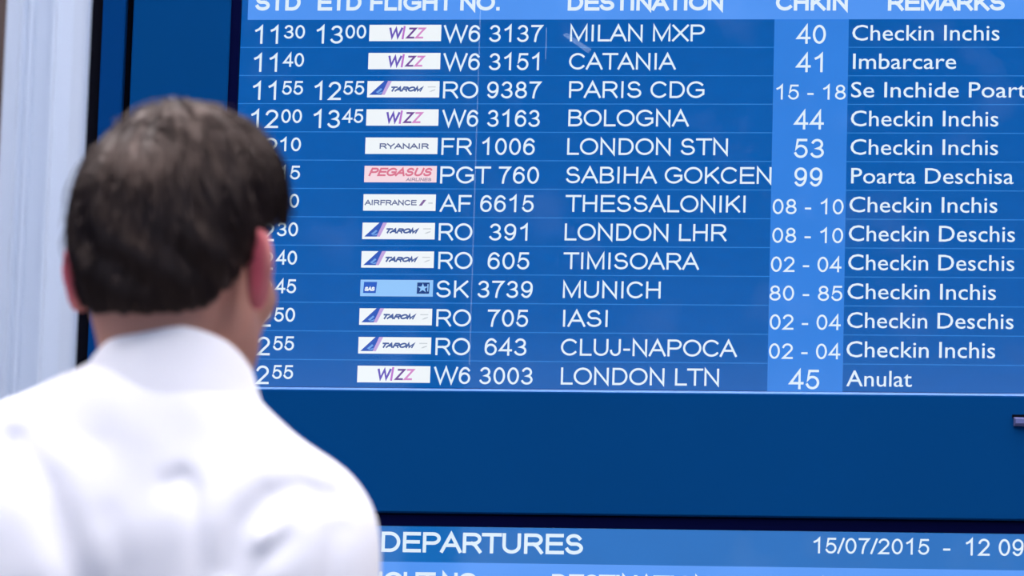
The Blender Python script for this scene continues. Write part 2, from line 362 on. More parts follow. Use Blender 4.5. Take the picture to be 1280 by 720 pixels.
def panel(name, x0, x1, z0, z1, m, y0=-.012, y1=.012, ch=.002):
    b = MB(); b.box(x0, x1, y0, y1, z0, z1, ch=ch); return b.build(name, m, cab)
panel('side_strip', CX0, -.3335, .06, CT - .01, M['cab_side'], y0=-.012)
panel('side_strip', 1.078, CX1, .06, CT - .01, M['cab_side'], y0=-.012)
panel('door_stile', -.3225, XL - .013, .06, CT - .01, M['cab'])
panel('door_stile', XR + .013, 1.067, .06, CT - .01, M['cab'])
panel('top_panel', XL - .0128, XR + .0128, U_TOP + .008, CT - .01, M['cab'])
panel('middle_panel', XL - .0128, XR + .0128, L_TOP + .0165, U_BOT - .0035, M['cab'])
panel('lower_panel', XL - .0128, XR + .0128, .06, L_BOT - .008, M['cab'])
b = MB(); b.box(CX0 + .01, CX1 - .01, .0, .38, 0, .058); b.build('plinth', M['black'], cab)
lt = MB()
lt.box(.868, .95, -.020, -.012, U_BOT - .0440, U_BOT - .0325, ch=.003)
lo = lt.build('latch', M['steel'], cab)
lt = MB(); lt.box(.866, .952, -.0135, -.011, U_BOT - .0325, U_BOT - .0285); lt.build('latch_slot', M['black'], cab)

# ------------------------------------------------------------------ screens
def text_obj(name, txt, x0, x1, zb, cap, m, parent, **k):
    b = MB(); letter(b, txt, x0, x1, zb, cap, **k); return b.build(name, m, parent)

def screen_body(root, top, bot):
    # bezel ring of the monitor, set back in the cabinet opening
    b = MB(); e = .013
    b.box(XL - e, XL, -.008, .03, bot - .003, top + e); b.box(XR, XR + e, -.008, .03, bot - .003, top + e)
    b.box(XL, XR, -.006, .03, top, top + e + .002)
    b.build('bezel', M['bezel'], root)
    b = MB(); b.add([(XL, -.010, bot - .0036), (XR, -.010, bot - .0036), (XR, -.002, bot + .001), (XL, -.002, bot + .001),
                     (XL, .03, bot - .0036), (XR, .03, bot - .0036), (XR, .03, bot + .001), (XL, .03, bot + .001)],
                    [(0, 1, 2, 3), (4, 7, 6, 5), (0, 4, 5, 1), (3, 2, 6, 7), (0, 3, 7, 4), (1, 5, 6, 2)])
    b.build('bottom_glare_lip', M['glare_lip'], root)  # added sloped strip that draws the glare line
    b = MB(); b.box(XL, XR, .003, .06, bot, top); b.build('back_panel', M['bezel'], root)
    b = MB(); b.add([(XL, -.0035, bot), (XR, -.0035, bot), (XR, -.0035, top), (XL, -.0035, top)], [(0, 1, 2, 3)])
    return b.build('cover_glass', M['glass'], root)

def quad(b, x0, x1, z0, z1, y=0.0, mi=0): b.add([(x0, y, z0), (x1, y, z0), (x1, y, z1), (x0, y, z1)], [(0, 1, 2, 3)], mi)
def tile(b, x0, x1, z0, z1, y0=0.0, y1=.003, mi=0): b.box(x0, x1, y0, y1, z0, z1, mi)

def logo(kind, x0, z0, parent):
    w, h = .0976, .0222
    b = MB(); x1 = x0 + w; z1 = z0 + h; X = lambda u: x0 + u * w; Z = lambda v: z0 + v * h
    y = -.0018
    def poly(pts, mi, yy=y): b.add([(X(u), yy, Z(v)) for u, v in pts], [tuple(range(len(pts)))], mi)
    tile(b, x0, x1, z0, z1, -.0012, 0, 0)
    if kind == 'wizz':
        ms = [M['logo_white'], M['violet'], M['orchid'], M['plum'], M['pink']]
        letter(b, 'W', X(.28), X(.47), Z(.16), .66 * h, t=.20, y=y, slant=.12, mi=1)
        letter(b, 'I', X(.455), X(.505), Z(.10), .82 * h, t=.15, y=y - .0001, slant=.30, mi=2)
        letter(b, 'Z', X(.52), X(.66), Z(.14), .68 * h, t=.17, y=y - .0002, slant=.30, mi=3)
        letter(b, 'Z', X(.645), X(.785), Z(.14), .68 * h, t=.17, y=y - .0003, slant=.30, mi=4)
    elif kind == 'tarom':
        ms = [M['logo_white'], M['navy'], M['tail'], M['tail2'], M['lilac'], M['grey']]
        poly([(.03, .14), (.235, .14), (.30, 1), (.235, 1)], 2)
        poly([(.20, .14), (.245, .14), (.34, 1), (.285, 1)], 4, y - .0001)
        poly([(.12, .30), (.15, .24), (.21, .48), (.19, .56), (.16, .44)], 3, y - .0002)
        poly([(.14, .20), (.20, .22), (.22, .34), (.19, .30)], 3, y - .0002)
        letter(b, 'TAROM', X(.335), X(.78), Z(.34), .32 * h, t=.30, y=y, slant=.35, mi=1)
        poly([(.86, .34), (.90, .44), (.95, .50), (.94, .42), (.89, .34)], 5)
        poly([(.84, .60), (.95, .60), (.95, .66), (.84, .66)], 5)
    elif kind == 'ryanair':
        ms = [M['logo_white'], M['slate']]
        letter(b, 'RYANAIR', X(.20), X(.88), Z(.30), .34 * h, t=.22, y=y, mi=1)
    elif kind == 'pegasus':
        ms = [M['blush'], M['rose'], M['rosegrey']]
        letter(b, 'PEGASUS', X(.06), X(.94), Z(.36), .52 * h, t=.22, y=y, slant=.3, mi=1)
        letter(b, 'AIRLINES', X(.58), X(.93), Z(.06), .20 * h, t=.22, y=y, slant=.1, mi=2)
    elif kind == 'airfrance':
        ms = [M['logo_white'], M['slate'], M['mauve'], M['grey']]
        letter(b, 'AIRFRANCE', X(.02), X(.74), Z(.32), .33 * h, t=.20, y=y, mi=1)
        poly([(.77, .30), (.81, .30), (.87, .66), (.83, .66)], 2)
        poly([(.90, .42), (.96, .42), (.96, .50), (.90, .50)], 3)
    else:
        ms = [M['skyblue'], M['mid'], M['dark'], M['logo_white']]
        poly([(.04, .18), (.215, .18), (.23, .86), (.05, .86)], 1)
        letter(b, 'SAS', X(.06), X(.20), Z(.30), .26 * h, t=.26, y=y - .0002, slant=.2, mi=3)
        poly([(.78, .16), (.95, .16), (.955, .84), (.785, .84)], 2)
        st = []
        for k in range(10):
            r_ = .42 if k % 2 == 0 else .17; a = R(90 + 36 * k)
            st.append((.862 + r_ * math.cos(a) * h / w * .8, .50 + r_ * math.sin(a) * .72))
        c = (.862, .5)
        for k in range(10):
            poly([c, st[k], st[(k + 1) % 10]], 0, y - .0002)
        poly([(.925, .30), (.94, .30), (.94, .74), (.925, .74)], 0, y - .0002)
    return b.build('airline_logo', ms, parent)

up_s = tag(empty('flight_information_screen', (0, 0, 0)), 'upper flight information screen listing thirteen departures from Milan to London LTN', 'screen', 'flight information screens in the blue cabinet')
screen_body(up_s, U_TOP, U_BOT)
b = MB(); tile(b, XL, XR, Z0 + .047, U_TOP); b.build('title_bar', M['title'], up_s)
b = MB(); tile(b, XL, XL + .0085, Z0 - .001, Z0 + .047, mi=1); tile(b, XL + .0085, XR, Z0, Z0 + .047); hb = b.build('header_bar', [M['header'], M['row']], up_s)
for nm, tx, x0, x1, zb, cap in HEAD:
    text_obj(nm, tx, x0, x1, zb, cap, W_TXT, hb, t=.205)
logos = ['wizz', 'wizz', 'tarom', 'wizz', 'ryanair', 'pegasus', 'airfrance', 'tarom', 'tarom', 'sas', 'tarom', 'tarom', 'wizz']
D0, D1 = .5453, .6442
for k in range(13):
    zt = Z0 - k * P; zb_ = Z0 - (k + 1) * P if k < 12 else U_BOT + .001
    b = MB()
    tile(b, XL, D0, zb_ + .0011, zt, mi=0); tile(b, D0, D1, zb_, zt, mi=1); tile(b, D1, XR, zb_ + .0011, zt, mi=0)
    rw = b.build('flight_row', [M['row'], M['desk']], up_s)
    if k < 12:
        b = MB(); tile(b, XL, D0, zb_, zb_ + .0011); tile(b, D1, XR, zb_, zb_ + .0011); b.build('row_divider', M['line'], rw)
    logo(logos[k], 0.0, zt - .0073 - .0222, rw)
    for nm, tx, x0, x1, zb, cap in ROWS[k]:
        if nm == 'status_text': builtin_text(nm, tx, x0, x1, zb, cap, W_TXT, rw)
        else: text_obj(nm, tx, x0, x1, zb, cap, W_TXT, rw, t=.125 if nm != 'departure_minutes' and nm != 'expected_minutes' else .145)
b = MB()
quad(b, .1495, .1508, Z0 - .47, Z0 + .03, -.0037); quad(b, .2395, .2410, Z0 - .055, Z0 - .012, -.0037)
b.add([(.262, -.0037, Z0 - .022), (.268, -.0037, Z0 - .019), (.302, -.0037, Z0 - .042), (.297, -.0037, Z0 - .047)], [(0, 3, 2, 1)])
b.build('glass_scratches', M['scratch'], up_s)

lo_s = tag(empty('flight_information_screen', (0, 0, 0)), 'lower flight information screen with its title bar reading DEPARTURES and the date', 'screen', 'flight information screens in the blue cabinet')
screen_body(lo_s, L_TOP, L_BOT)
b = MB(); tile(b, XL, XR, L_MID, L_TOP); tb = b.build('title_bar', M['title'], lo_s)
for nm, tx, x0, x1, zb, cap in LOW:
    text_obj(nm, tx, x0, x1, zb, cap, W_TXT, tb, t=.17 if nm == 'title_text' else .125)
b = MB(); tile(b, XL, XR, L_MID - .047, L_MID); hb = b.build('header_bar', M['header'], lo_s)
for nm, tx, x0, x1, zb, cap in HEAD:
    text_obj(nm, tx, x0, x1, L_MID - .0135 - cap, cap, W_TXT, hb, t=.205)
b = MB(); tile(b, XL, XR, L_BOT + .001, L_MID - .047); b.build('list_background', M['row'], lo_s)

# ------------------------------------------------------------------ white ribbed post
post = tag(empty('support_post', (-.1008, -1.452, 0), R(6.0)), 'white ribbed metal post standing in front of the cabinet', 'post')
w = .0415
prof = [(-w, .0), (-w + .003, -.006), (-w + .016, -.012), (-w + .018, -.018), (-w + .0205, -.020), (-w + .023, -.0165), (-w + .026, -.0165), (-w + .028, -.020), (-w + .031, -.0195),
        (-w + .0335, -.0150), (-w + .050, -.0160), (-w + .0512, -.026), (-w + .0548, -.026), (-w + .0565, -.016), (-w + .072, -.009), (w - .003, .004), (w, .012), (w, .05), (w - .004, .054), (-w + .004, .054), (-w, .05)]
b = MB(); b.prism(prof, 0.012, 4.4); b.build('profile', M['post'], post)
b = MB(); b.prism([(-.07, -.05), (.07, -.05), (.07, .08), (-.07, .08)], 0, .012); b.build('base_plate', M['postlight'], post)

# ------------------------------------------------------------------ the man: implicit surfaces meshed with surface nets
def surface_nets(F, xs, ys, zs):
    ins = F < 0
    nx, ny, nz = F.shape
    cnt = np.zeros((nx - 1, ny - 1, nz - 1), np.int8)
    for a in (0, 1):
        for b_ in (0, 1):
            for c in (0, 1):
                cnt += ins[a:nx - 1 + a, b_:ny - 1 + b_, c:nz - 1 + c]
    mask = (cnt > 0) & (cnt < 8)
    I, J, K = np.nonzero(mask)
    vid = -np.ones(mask.shape, np.int32); vid[I, J, K] = np.arange(len(I))
    acc = np.zeros((len(I), 3)); n = np.zeros(len(I))
    G3 = (xs, ys, zs)
    for ax in range(3):
        o1, o2 = [q for q in range(3) if q != ax]
        for a in (0, 1):
            for b_ in (0, 1):
                d = [0, 0, 0]; d[o1] = a; d[o2] = b_
                e = list(d); e[ax] = 1
                f0 = F[I + d[0], J + d[1], K + d[2]]; f1 = F[I + e[0], J + e[1], K + e[2]]
                hit = (f0 < 0) != (f1 < 0)
                t = np.where(hit, f0 / np.where(hit, f0 - f1, 1), 0)
                p = np.zeros((len(I), 3)); idx = (I, J, K)
                for q in range(3):
                    g = G3[q]; i0 = idx[q] + d[q]
                    if q == ax: p[:, q] = g[i0] * (1 - t) + g[i0 + 1] * t
                    else: p[:, q] = g[i0]
                acc += p * hit[:, None]; n += hit
    V = acc / n[:, None]
    quads = []
    for ax in range(3):
        o1, o2 = [(1, 2), (2, 0), (0, 1)][ax]
        sl0 = [slice(1, -1)] * 3; sl1 = [slice(1, -1)] * 3
        sl0[ax] = slice(0, -1); sl1[ax] = slice(1, None)
        a = ins[tuple(sl0)]; b_ = ins[tuple(sl1)]
        E = np.stack(np.nonzero(a != b_), 1)
        if not len(E): continue
        flip = a[tuple(E.T)]
        E = E + 1; E[:, ax] -= 1
        def c(d1, d2):
            q = E.copy(); q[:, o1] += d1; q[:, o2] += d2
            return vid[tuple(q.T)]
        Q = np.stack([c(-1, -1), c(0, -1), c(0, 0), c(-1, 0)], 1)
        Q[~flip] = Q[~flip][:, ::-1]
        quads.append(Q)
    return V, np.concatenate(quads)

def axis(*segs):
    out = []
    for a, b_, s in segs:
        out += list(np.arange(a, b_, s))
    return np.array(out + [segs[-1][1]], np.float32)

class Field:
    def __init__(s, xs, ys, zs):
        s.g = (xs.astype(np.float32), ys.astype(np.float32), zs.astype(np.float32))
        s.F = np.full((len(xs), len(ys), len(zs)), .08, np.float32)
    def block(s, lo, hi, pad):
        sl = []
        for q in range(3):
            a = np.searchsorted(s.g[q], lo[q] - pad); b_ = np.searchsorted(s.g[q], hi[q] + pad)
            sl.append(slice(int(a), int(b_)))
        X = s.g[0][sl[0]][:, None, None]; Y = s.g[1][sl[1]][None, :, None]; Z = s.g[2][sl[2]][None, None, :]
        return tuple(sl), X, Y, Z
    def union(s, sl, d, k):
        a = s.F[sl]; h = np.clip(.5 + .5 * (a - d) / k, 0, 1)
        s.F[sl] = a * (1 - h) + d * h - k * h * (1 - h)
    def cut(s, sl, d, k):
        a = s.F[sl]; d = -d; h = np.clip(.5 - .5 * (a - d) / k, 0, 1)
        s.F[sl] = a * (1 - h) + d * h + k * h * (1 - h)
    def ellipsoid(s, c, r, k=.02, T=None, cut=False, grow=0.0):
        r = np.array(r) + grow
        if T is not None: cw = T[0] @ np.array(c) + T[1]; rm = np.full(3, max(r))
        else: cw = np.array(c); rm = r
        sl, X, Y, Z = s.block(cw - rm, cw + rm, .05)
        if T is not None:
            Rm = T[0]; dx, dy, dz = X - cw[0], Y - cw[1], Z - cw[2]
            x = Rm[0, 0] * dx + Rm[1, 0] * dy + Rm[2, 0] * dz; y = Rm[0, 1] * dx + Rm[1, 1] * dy + Rm[2, 1] * dz; z = Rm[0, 2] * dx + Rm[1, 2] * dy + Rm[2, 2] * dz
        else: x, y, z = X - c[0], Y - c[1], Z - c[2]
        k0 = np.sqrt((x / r[0]) ** 2 + (y / r[1]) ** 2 + (z / r[2]) ** 2)
        k1 = np.sqrt((x / r[0] ** 2) ** 2 + (y / r[1] ** 2) ** 2 + (z / r[2] ** 2) ** 2)
        d = k0 * (k0 - 1) / np.maximum(k1, 1e-4)
        (s.cut if cut else s.union)(sl, d.astype(np.float32), k)
    def cone(s, a, b_, ra, rb, k=.02, T=None, grow=0.0, squash=None):
        a = np.array(a, float); b_ = np.array(b_, float)
        if T is not None: a = T[0] @ a + T[1]; b_ = T[0] @ b_ + T[1]
        ra += grow; rb += grow; rm = max(ra, rb)
        sl, X, Y, Z = s.block(np.minimum(a, b_) - rm, np.maximum(a, b_) + rm, .05)
        ab = b_ - a
        h = np.clip(((X - a[0]) * ab[0] + (Y - a[1]) * ab[1] + (Z - a[2]) * ab[2]) / (ab @ ab), 0, 1)
        d = np.sqrt((X - a[0] - h * ab[0]) ** 2 + (Y - a[1] - h * ab[1]) ** 2 + (Z - a[2] - h * ab[2]) ** 2) - (ra + (rb - ra) * h)
        s.union(sl, d.astype(np.float32), k)
    def mesh(s, name, m, parent, kind=None):
        V, Q = surface_nets(s.F, *s.g)
        return mesh_obj(name, V, Q.tolist(), m, parent, True)

# skin, hair, cloth
def skin_material():
    mt = mat('skin', lin(190, 140, 126), .5, spec=.35)
    nt = mt.node_tree; b = nt.nodes['Principled BSDF']
    b.inputs['Subsurface Weight'].default_value = .15; b.inputs['Subsurface Radius'].default_value = (.012, .005, .003)
    at = nt.nodes.new('ShaderNodeAttribute'); at.attribute_name = 'redness'
    mx = nt.nodes.new('ShaderNodeMix'); mx.data_type = 'RGBA'
    mx.inputs['A'].default_value = SKIN; mx.inputs['B'].default_value = SKIN_RED
    nt.links.new(at.outputs['Fac'], mx.inputs['Factor']); nt.links.new(mx.outputs['Result'], b.inputs['Base Color'])
    return mt
SKIN = lin(178, 130, 116); SKIN_RED = lin(208, 96, 112)
M['skin'] = skin_material()
M['hair'] = mat('hair_dark_brown', lin(13, 7, 8), .37, spec=.58, var=(40, .35, (1, 1, .25)))
M['hair'].node_tree.nodes['Principled BSDF'].inputs['Specular Tint'].default_value = (1, .74, .66, 1)
M['shirt'] = mat('shirt_white_cotton', lin(238, 238, 246), .8, spec=.2, bump=(900, .08, .0004))
M['trousers'] = mat('trousers_navy', lin(28, 32, 48), .85, spec=.2, bump=(700, .1, .0005))
M['shoe'] = mat('shoe_black_leather', lin(16, 15, 16), .3)
M['eye'] = mat('eye_white', lin(230, 228, 226), .2); M['iris'] = mat('iris_brown', lin(52, 34, 24), .2)

PX, PY, PZR = 0.1895, -2.1539, R(11.705)
man = tag(empty('person', (PX, PY, 0), PZR), 'man with short dark hair and white shirt seen from behind, facing the flight screens', 'person')
HY, HP, HRL = R(-24), R(6), R(2)
Rz = lambda a: np.array([[math.cos(a), -math.sin(a), 0], [math.sin(a), math.cos(a), 0], [0, 0, 1]])
Rx = lambda a: np.array([[1, 0, 0], [0, math.cos(a), -math.sin(a)], [0, math.sin(a), math.cos(a)]])
Ry = lambda a: np.array([[math.cos(a), 0, math.sin(a)], [0, 1, 0], [-math.sin(a), 0, math.cos(a)]])
HR = Rz(HY) @ Rx(HP) @ Ry(HRL)
HO = np.array([0.002, 0.0, 1.587])
HT = (HR, HO)

ARM_R = [((.125, -.02, 1.350), (.163, -.045, 1.09), .052, .043), ((.163, -.045, 1.09), (.185, .06, .855), .040, .028)]
ARM_L = [((-.180, .02, 1.378), (-.245, .02, 1.10), .056, .043), ((-.245, .02, 1.10), (-.235, .11, .865), .040, .028)]
def torso(fl, g):
    fl.cone((0, -.01, 1.35), (0, -.005, 1.47), .085, .058, .03, grow=g)
    fl.cone((.020, -.015, 1.447), (.112, -.025, 1.368), .052, .052, .03, grow=g)
    fl.cone((-.035, -.01, 1.452), (-.165, .018, 1.392), .052, .054, .03, grow=g)
    fl.ellipsoid((-.004, -.040, 1.405), (.075, .046, .075), .04, grow=g)
    fl.ellipsoid((-.012, .01, 1.27), (.175, .11, .17), .05, grow=g)
    fl.ellipsoid((.075, -.055, 1.30), (.085, .055, .10), .05, grow=g)
    fl.ellipsoid((-.10, -.045, 1.31), (.09, .055, .10), .05, grow=g)
    fl.ellipsoid((-.01, .02, 1.13), (.155, .10, .20), .06, grow=g)
    fl.ellipsoid((-.01, .01, .97), (.155, .10, .14), .06, grow=g)

# --- body (skin), one continuous surface from head to feet
xs = axis((-.33, -.20, .0045), (-.20, -.125, .008), (-.125, .125, .0028), (.125, .15, .008), (.15, .26, .0045))
ys = axis((-.20, -.13, .007), (-.13, .15, .0032), (.15, .26, .006))
zs = axis((.02, .62, .012), (.62, .90, .0045), (.90, 1.44, .010), (1.44, 1.74, .0028))
B = Field(xs, ys, zs)
torso(B, -.010)
B.ellipsoid((-.01, 0, .90), (.155, .105, .10), .04)
for sx in (-1, 1):
    B.cone((-.01 + sx * .085, 0, .88), (-.01 + sx * .10, .01, .48), .078, .052, .03)
    B.cone((-.01 + sx * .10, .01, .48), (-.01 + sx * .105, -.02, .09), .050, .035, .03)
    B.cone((-.01 + sx * .105, -.03, .055), (-.01 + sx * .115, .11, .04), .034, .026, .02)
for a in (ARM_R, ARM_L):
    for p0, p1, r0, r1 in a: B.cone(p0, p1, r0 - .006, r1 - .002, .02)
for sx, wr, el in ((1, np.array(ARM_R[1][1]), np.array(ARM_R[1][0])), (-1, np.array(ARM_L[1][1]), np.array(ARM_L[1][0]))):
    d = wr - el; d = d / np.linalg.norm(d); side = np.array([-sx * .15, 1, .35]); side -= d * (side @ d); side /= np.linalg.norm(side); nrm = np.cross(d, side)
    pm = wr + d * .05
    B.cone(wr, pm, .026, .028, .02)
    for q in (-.024, -.008, .008, .024):
        B.cone(wr + d * .03 + side * q * .6, wr + d * .088 + side * q, .014, .012, .010)
    for q, ln in ((-.026, .055), (-.009, .068), (.009, .074), (.027, .066)):
        k0 = wr + d * .09 + side * q
        inn = -sx * np.array([1, 0, 0]) * .3
        k1 = k0 + (d + inn * .5) * ln * .5; k2 = k1 + (d + inn * 1.8) * ln * .38
        B.cone(k0, k1, .0088, .0080, .004); B.cone(k1, k2, .0080, .0068, .004)
    t0 = wr + d * .030 + side * .022; t1 = t0 + d * .035 + side * .026; t2 = t1 + d * .030 + side * .004
    B.cone(t0, t1, .013, .0105, .008); B.cone(t1, t2, .0105, .0085, .004)
# neck and head
B.cone((-.002, -.006, 1.43), (.000, -.008, 1.555), .060, .059, .02)
B.ellipsoid((0, .002, .035), (.074, .094, .090), .02, HT)
B.ellipsoid((0, -.045, -.02), (.056, .046, .052), .03, HT)
B.ellipsoid((0, .042, -.005), (.064, .062, .085), .03, HT)
B.ellipsoid((0, .036, -.062), (.055, .056, .046), .03, HT)
for sx in (-1, 1):
    B.cone((sx * .052, .005, -.045), (sx * .028, .075, -.086), .016, .014, .02, HT)
    B.ellipsoid((sx * .045, .066, -.022), (.022, .022, .018), .02, HT)
    B.ellipsoid((sx * .032, .107, .008), (.016, .012, .011), .008, HT, cut=True)
    B.cone((sx * .015, .099, .026), (sx * .048, .088, .028), .007, .006, .012, HT)
B.ellipsoid((0, .090, -.092), (.020, .016, .016), .02, HT)
B.cone((0, .103, .010), (0, .122, -.026), .007, .011, .010, HT)
for sx in (-1, 1): B.ellipsoid((sx * .012, .112, -.030), (.008, .009, .007), .006, HT)
B.ellipsoid((0, .105, -.056), (.022, .008, .0055), .005, HT); B.ellipsoid((0, .103, -.067), (.019, .008, .006), .005, HT)
for sx in (-1, 1):
    a = Rz(sx * R(58 if sx > 0 else 34)) @ Rx(R(-8))
    ET = (HR @ a, HO + HR @ np.array([.090, -.022, .000] if sx > 0 else [-.083, -.015, -.002]))
    B.ellipsoid((0, 0, .006), (.0062, .020, .030), .006, ET)
    B.ellipsoid((0, .004, -.020), (.0058, .013, .017), .006, ET)
    B.ellipsoid((sx * .008, .003, .004), (.006, .012, .019), .004, ET, cut=True)
V, Q = surface_nets(B.F, *B.g)
body = mesh_obj('body', V, Q.tolist(), M['skin'], man, True)
loc = (V - HO) @ HR
red = np.zeros(len(V), np.float32)
near_ear = np.exp(-(((np.abs(loc[:, 0]) - .092) / .012) ** 2 + ((loc[:, 1] + .015) / .03) ** 2 + (loc[:, 2] / .045) ** 2))
red = np.clip(near_ear * 1.4, 0, 1)
lips = np.exp(-((loc[:, 0] / .022) ** 2 + ((loc[:, 1] - .11) / .01) ** 2 + ((loc[:, 2] + .061) / .010) ** 2)); red = np.maximum(red, lips)
at = body.data.attributes.new('redness', 'FLOAT', 'POINT'); at.data.foreach_set('value', red.astype(np.float32))
for sx in (-1, 1):
    c = HO + HR @ np.array([sx * .032, .0895, .009]); vs = []; fs = []
    n1, n2 = 14, 20
    for i in range(n1 + 1):
        for j in range(n2):
            th = math.pi * i / n1; ph = 2 * math.pi * j / n2
            vs.append(tuple(c + HR @ np.array([math.sin(th) * math.cos(ph), math.cos(th), math.sin(th) * math.sin(ph)]) * .0118))
    for i in range(n1):
        for j in range(n2): fs.append((i * n2 + j, i * n2 + (j + 1) % n2, (i + 1) * n2 + (j + 1) % n2, (i + 1) * n2 + j))
    mesh_obj('eye', vs, fs, M['eye'], man, True, [M['eye'], M['iris']], [1 if i < 3 * n2 else 0 for i in range(len(fs))])

# --- hair: shell cut at the hairline, then combed strands lying on it
def hair_sdf(p):
    """p in head frame (n,3) -> distance to the hair's outer surface"""
    x, y, z = p[..., 0], p[..., 1], p[..., 2]
    cx, cy, cz = 0, .004, .037
    rx, ry, rz = .089, .107, .107
    low = np.clip((-(z) + .01) / .08, 0, 1)                     # clipped closer towards the nape
    topf = np.clip((z - .05) / .06, 0, 1) * np.clip((x + .02) / .08, 0, 1)
    ux, uy, uz = x / rx, (y - cy) / ry, (z - cz) / rz
    k0 = np.sqrt(ux ** 2 + uy ** 2 + uz ** 2) + 1e-6
    k1 = np.sqrt((ux / rx) ** 2 + (uy / ry) ** 2 + (uz / rz) ** 2) + 1e-6
    d = k0 * (k0 - 1) / k1
    vx, vy, vz = x / .062, (y + .042) / .058, (z + .018) / .070
    j0 = np.sqrt(vx ** 2 + vy ** 2 + vz ** 2) + 1e-6
    j1 = np.sqrt((vx / .062) ** 2 + (vy / .058) ** 2 + (vz / .070) ** 2) + 1e-6
    d2 = j0 * (j0 - 1) / j1
    h = np.clip(.5 + .5 * (d2 - d) / .03, 0, 1)
    d = d2 * (1 - h) + d * h - .03 * h * (1 - h)
    ang = np.arctan2(x, -(y - cy))
    lock = .0022 * np.sin(ang * 9 + z * 60 + 2 * np.sin(z * 40)) + .0013 * np.sin(ang * 23 + z * 45)
    quiff = .012 * np.exp(-(((x - .055) / .05) ** 2 + ((y - .04) / .055) ** 2 + ((z - .088) / .045) ** 2))
    return d + low * .004 - quiff - lock * (1 - low) - topf * .004
def hairline(x, y):
    """lowest hair height by direction round the head, head frame"""
    a = np.degrees(np.abs(np.arctan2(x, -(y - .004))))
    a = np.where(x < 0, a * 1.12, a)
    a = np.abs(a + 2.0 * np.sin(a * .9) )
    return .0010 * np.sin(x * 210 + 2 * np.sin(x * 90)) + .0006 * np.sin(x * 610 + 1) + np.interp(a, [0, 25, 42, 56, 68, 80, 95, 108, 118, 140, 180], [-.037, -.036, -.028, -.008, .014, .034, .046, .048, .052, .074, .084])
gx = np.arange(-.115, .1151, .0026); gy = np.arange(-.13, .1401, .0026); gz = np.arange(-.08, .17, .0026)
X, Y, Z = np.meshgrid(gx, gy, gz, indexing='ij')
PT = np.stack([X, Y, Z], -1)
F = hair_sdf(PT)
F = np.maximum(F, (hairline(X, Y) - Z) * .75)
inner = np.sqrt((X / .070) ** 2 + ((Y - .002) / .088) ** 2 + ((Z - .035) / .084) ** 2) - 1
F = np.maximum(F, -inner * .07).astype(np.float32)
HV, HQ = surface_nets(F, gx, gy, gz)
HV = HV @ HR.T + HO
rng = np.random.default_rng(4)
def strands(n, steps, step, rad, lift, zmin_extra=0.0):
    th = rng.uniform(0, 2 * np.pi, n * 3); cz = rng.uniform(-.85, 1, n * 3)
    d = np.stack([np.sqrt(1 - cz ** 2) * np.cos(th), np.sqrt(1 - cz ** 2) * np.sin(th), cz], 1)
    p = np.array([0, .004, .037]) + d * np.array([.089, .107, .107])
    ok = p[:, 2] > hairline(p[:, 0], p[:, 1]) + .004
    p = p[ok][:n]; n = len(p)
    L = rng.uniform(0, 1, n) ** 2 * lift
    wob = rng.normal(0, .12, (n, 3))
    def proj(q, off):
        for _ in range(2):
            e = 1e-4; d0 = hair_sdf(q)
            g = np.stack([hair_sdf(q + np.eye(3)[i] * e) - d0 for i in range(3)], 1) / e
            g /= np.linalg.norm(g, axis=1)[:, None] + 1e-9
            q = q - g * (d0 - off)[:, None]
        return q, g
    crown = np.array([-.012, -.062, .135])
    pts = []; nr = []
    for s_ in range(steps):
        off = -.0012 + (L + .0004) * min(1, s_ / 2) - .002 * (s_ / (steps - 1)) ** 3 * 0
        p, g = proj(p, off)
        pts.append(p.copy()); nr.append(g)
        away = p - crown
        top = np.clip((p[:, 2] - .085) / .04, 0, 1)[:, None]
        dirn = away / (np.linalg.norm(away, axis=1)[:, None] + 1e-6) * (1 - .45 * top) + np.array([.75, .45, 0]) * top + np.array([0, 0, -.6]) * (1 - top) + wob
        dirn -= g * np.sum(dirn * g, 1)[:, None]
        dirn /= np.linalg.norm(dirn, axis=1)[:, None] + 1e-9
        p = p + dirn * step
        hl = hairline(p[:, 0], p[:, 1]) - .006
        p[:, 2] = np.maximum(p[:, 2], hl)
    vs = []; fs = []
    Pn = np.stack(pts, 1); Nn = np.stack(nr, 1)
    T = np.gradient(Pn, axis=1); T /= np.linalg.norm(T, axis=2)[..., None] + 1e-9
    Sd = np.cross(T, Nn)
    r = rad * np.array([.5] + [1] * (steps - 2) + [.15])[None, :, None]
    ring = np.stack([Pn + Sd * r, Pn + Nn * r * .9, Pn - Sd * r], 2)          # n,steps,3,3
    V_ = ring.reshape(-1, 3)
    base = (np.arange(n)[:, None, None] * steps + np.arange(steps - 1)[None, :, None]) * 3
    qs = []
    for a_, b2 in ((0, 1), (1, 2)):
        qs.append(np.stack([base[..., 0] + a_, base[..., 0] + b2, base[..., 0] + b2 + 3, base[..., 0] + a_ + 3], -1).reshape(-1, 4))
    return V_ @ HR.T + HO, np.concatenate(qs)
SV, SQ = strands(9000, 9, .0055, .00055, .0035)
SV2, SQ2 = strands(900, 9, .006, .0004, .010)
allV = np.concatenate([HV, SV, SV2]); allQ = np.concatenate([HQ, SQ + len(HV), SQ2 + len(HV) + len(SV)])
mesh_obj('hair', allV, allQ.tolist(), M['hair'], man, True)

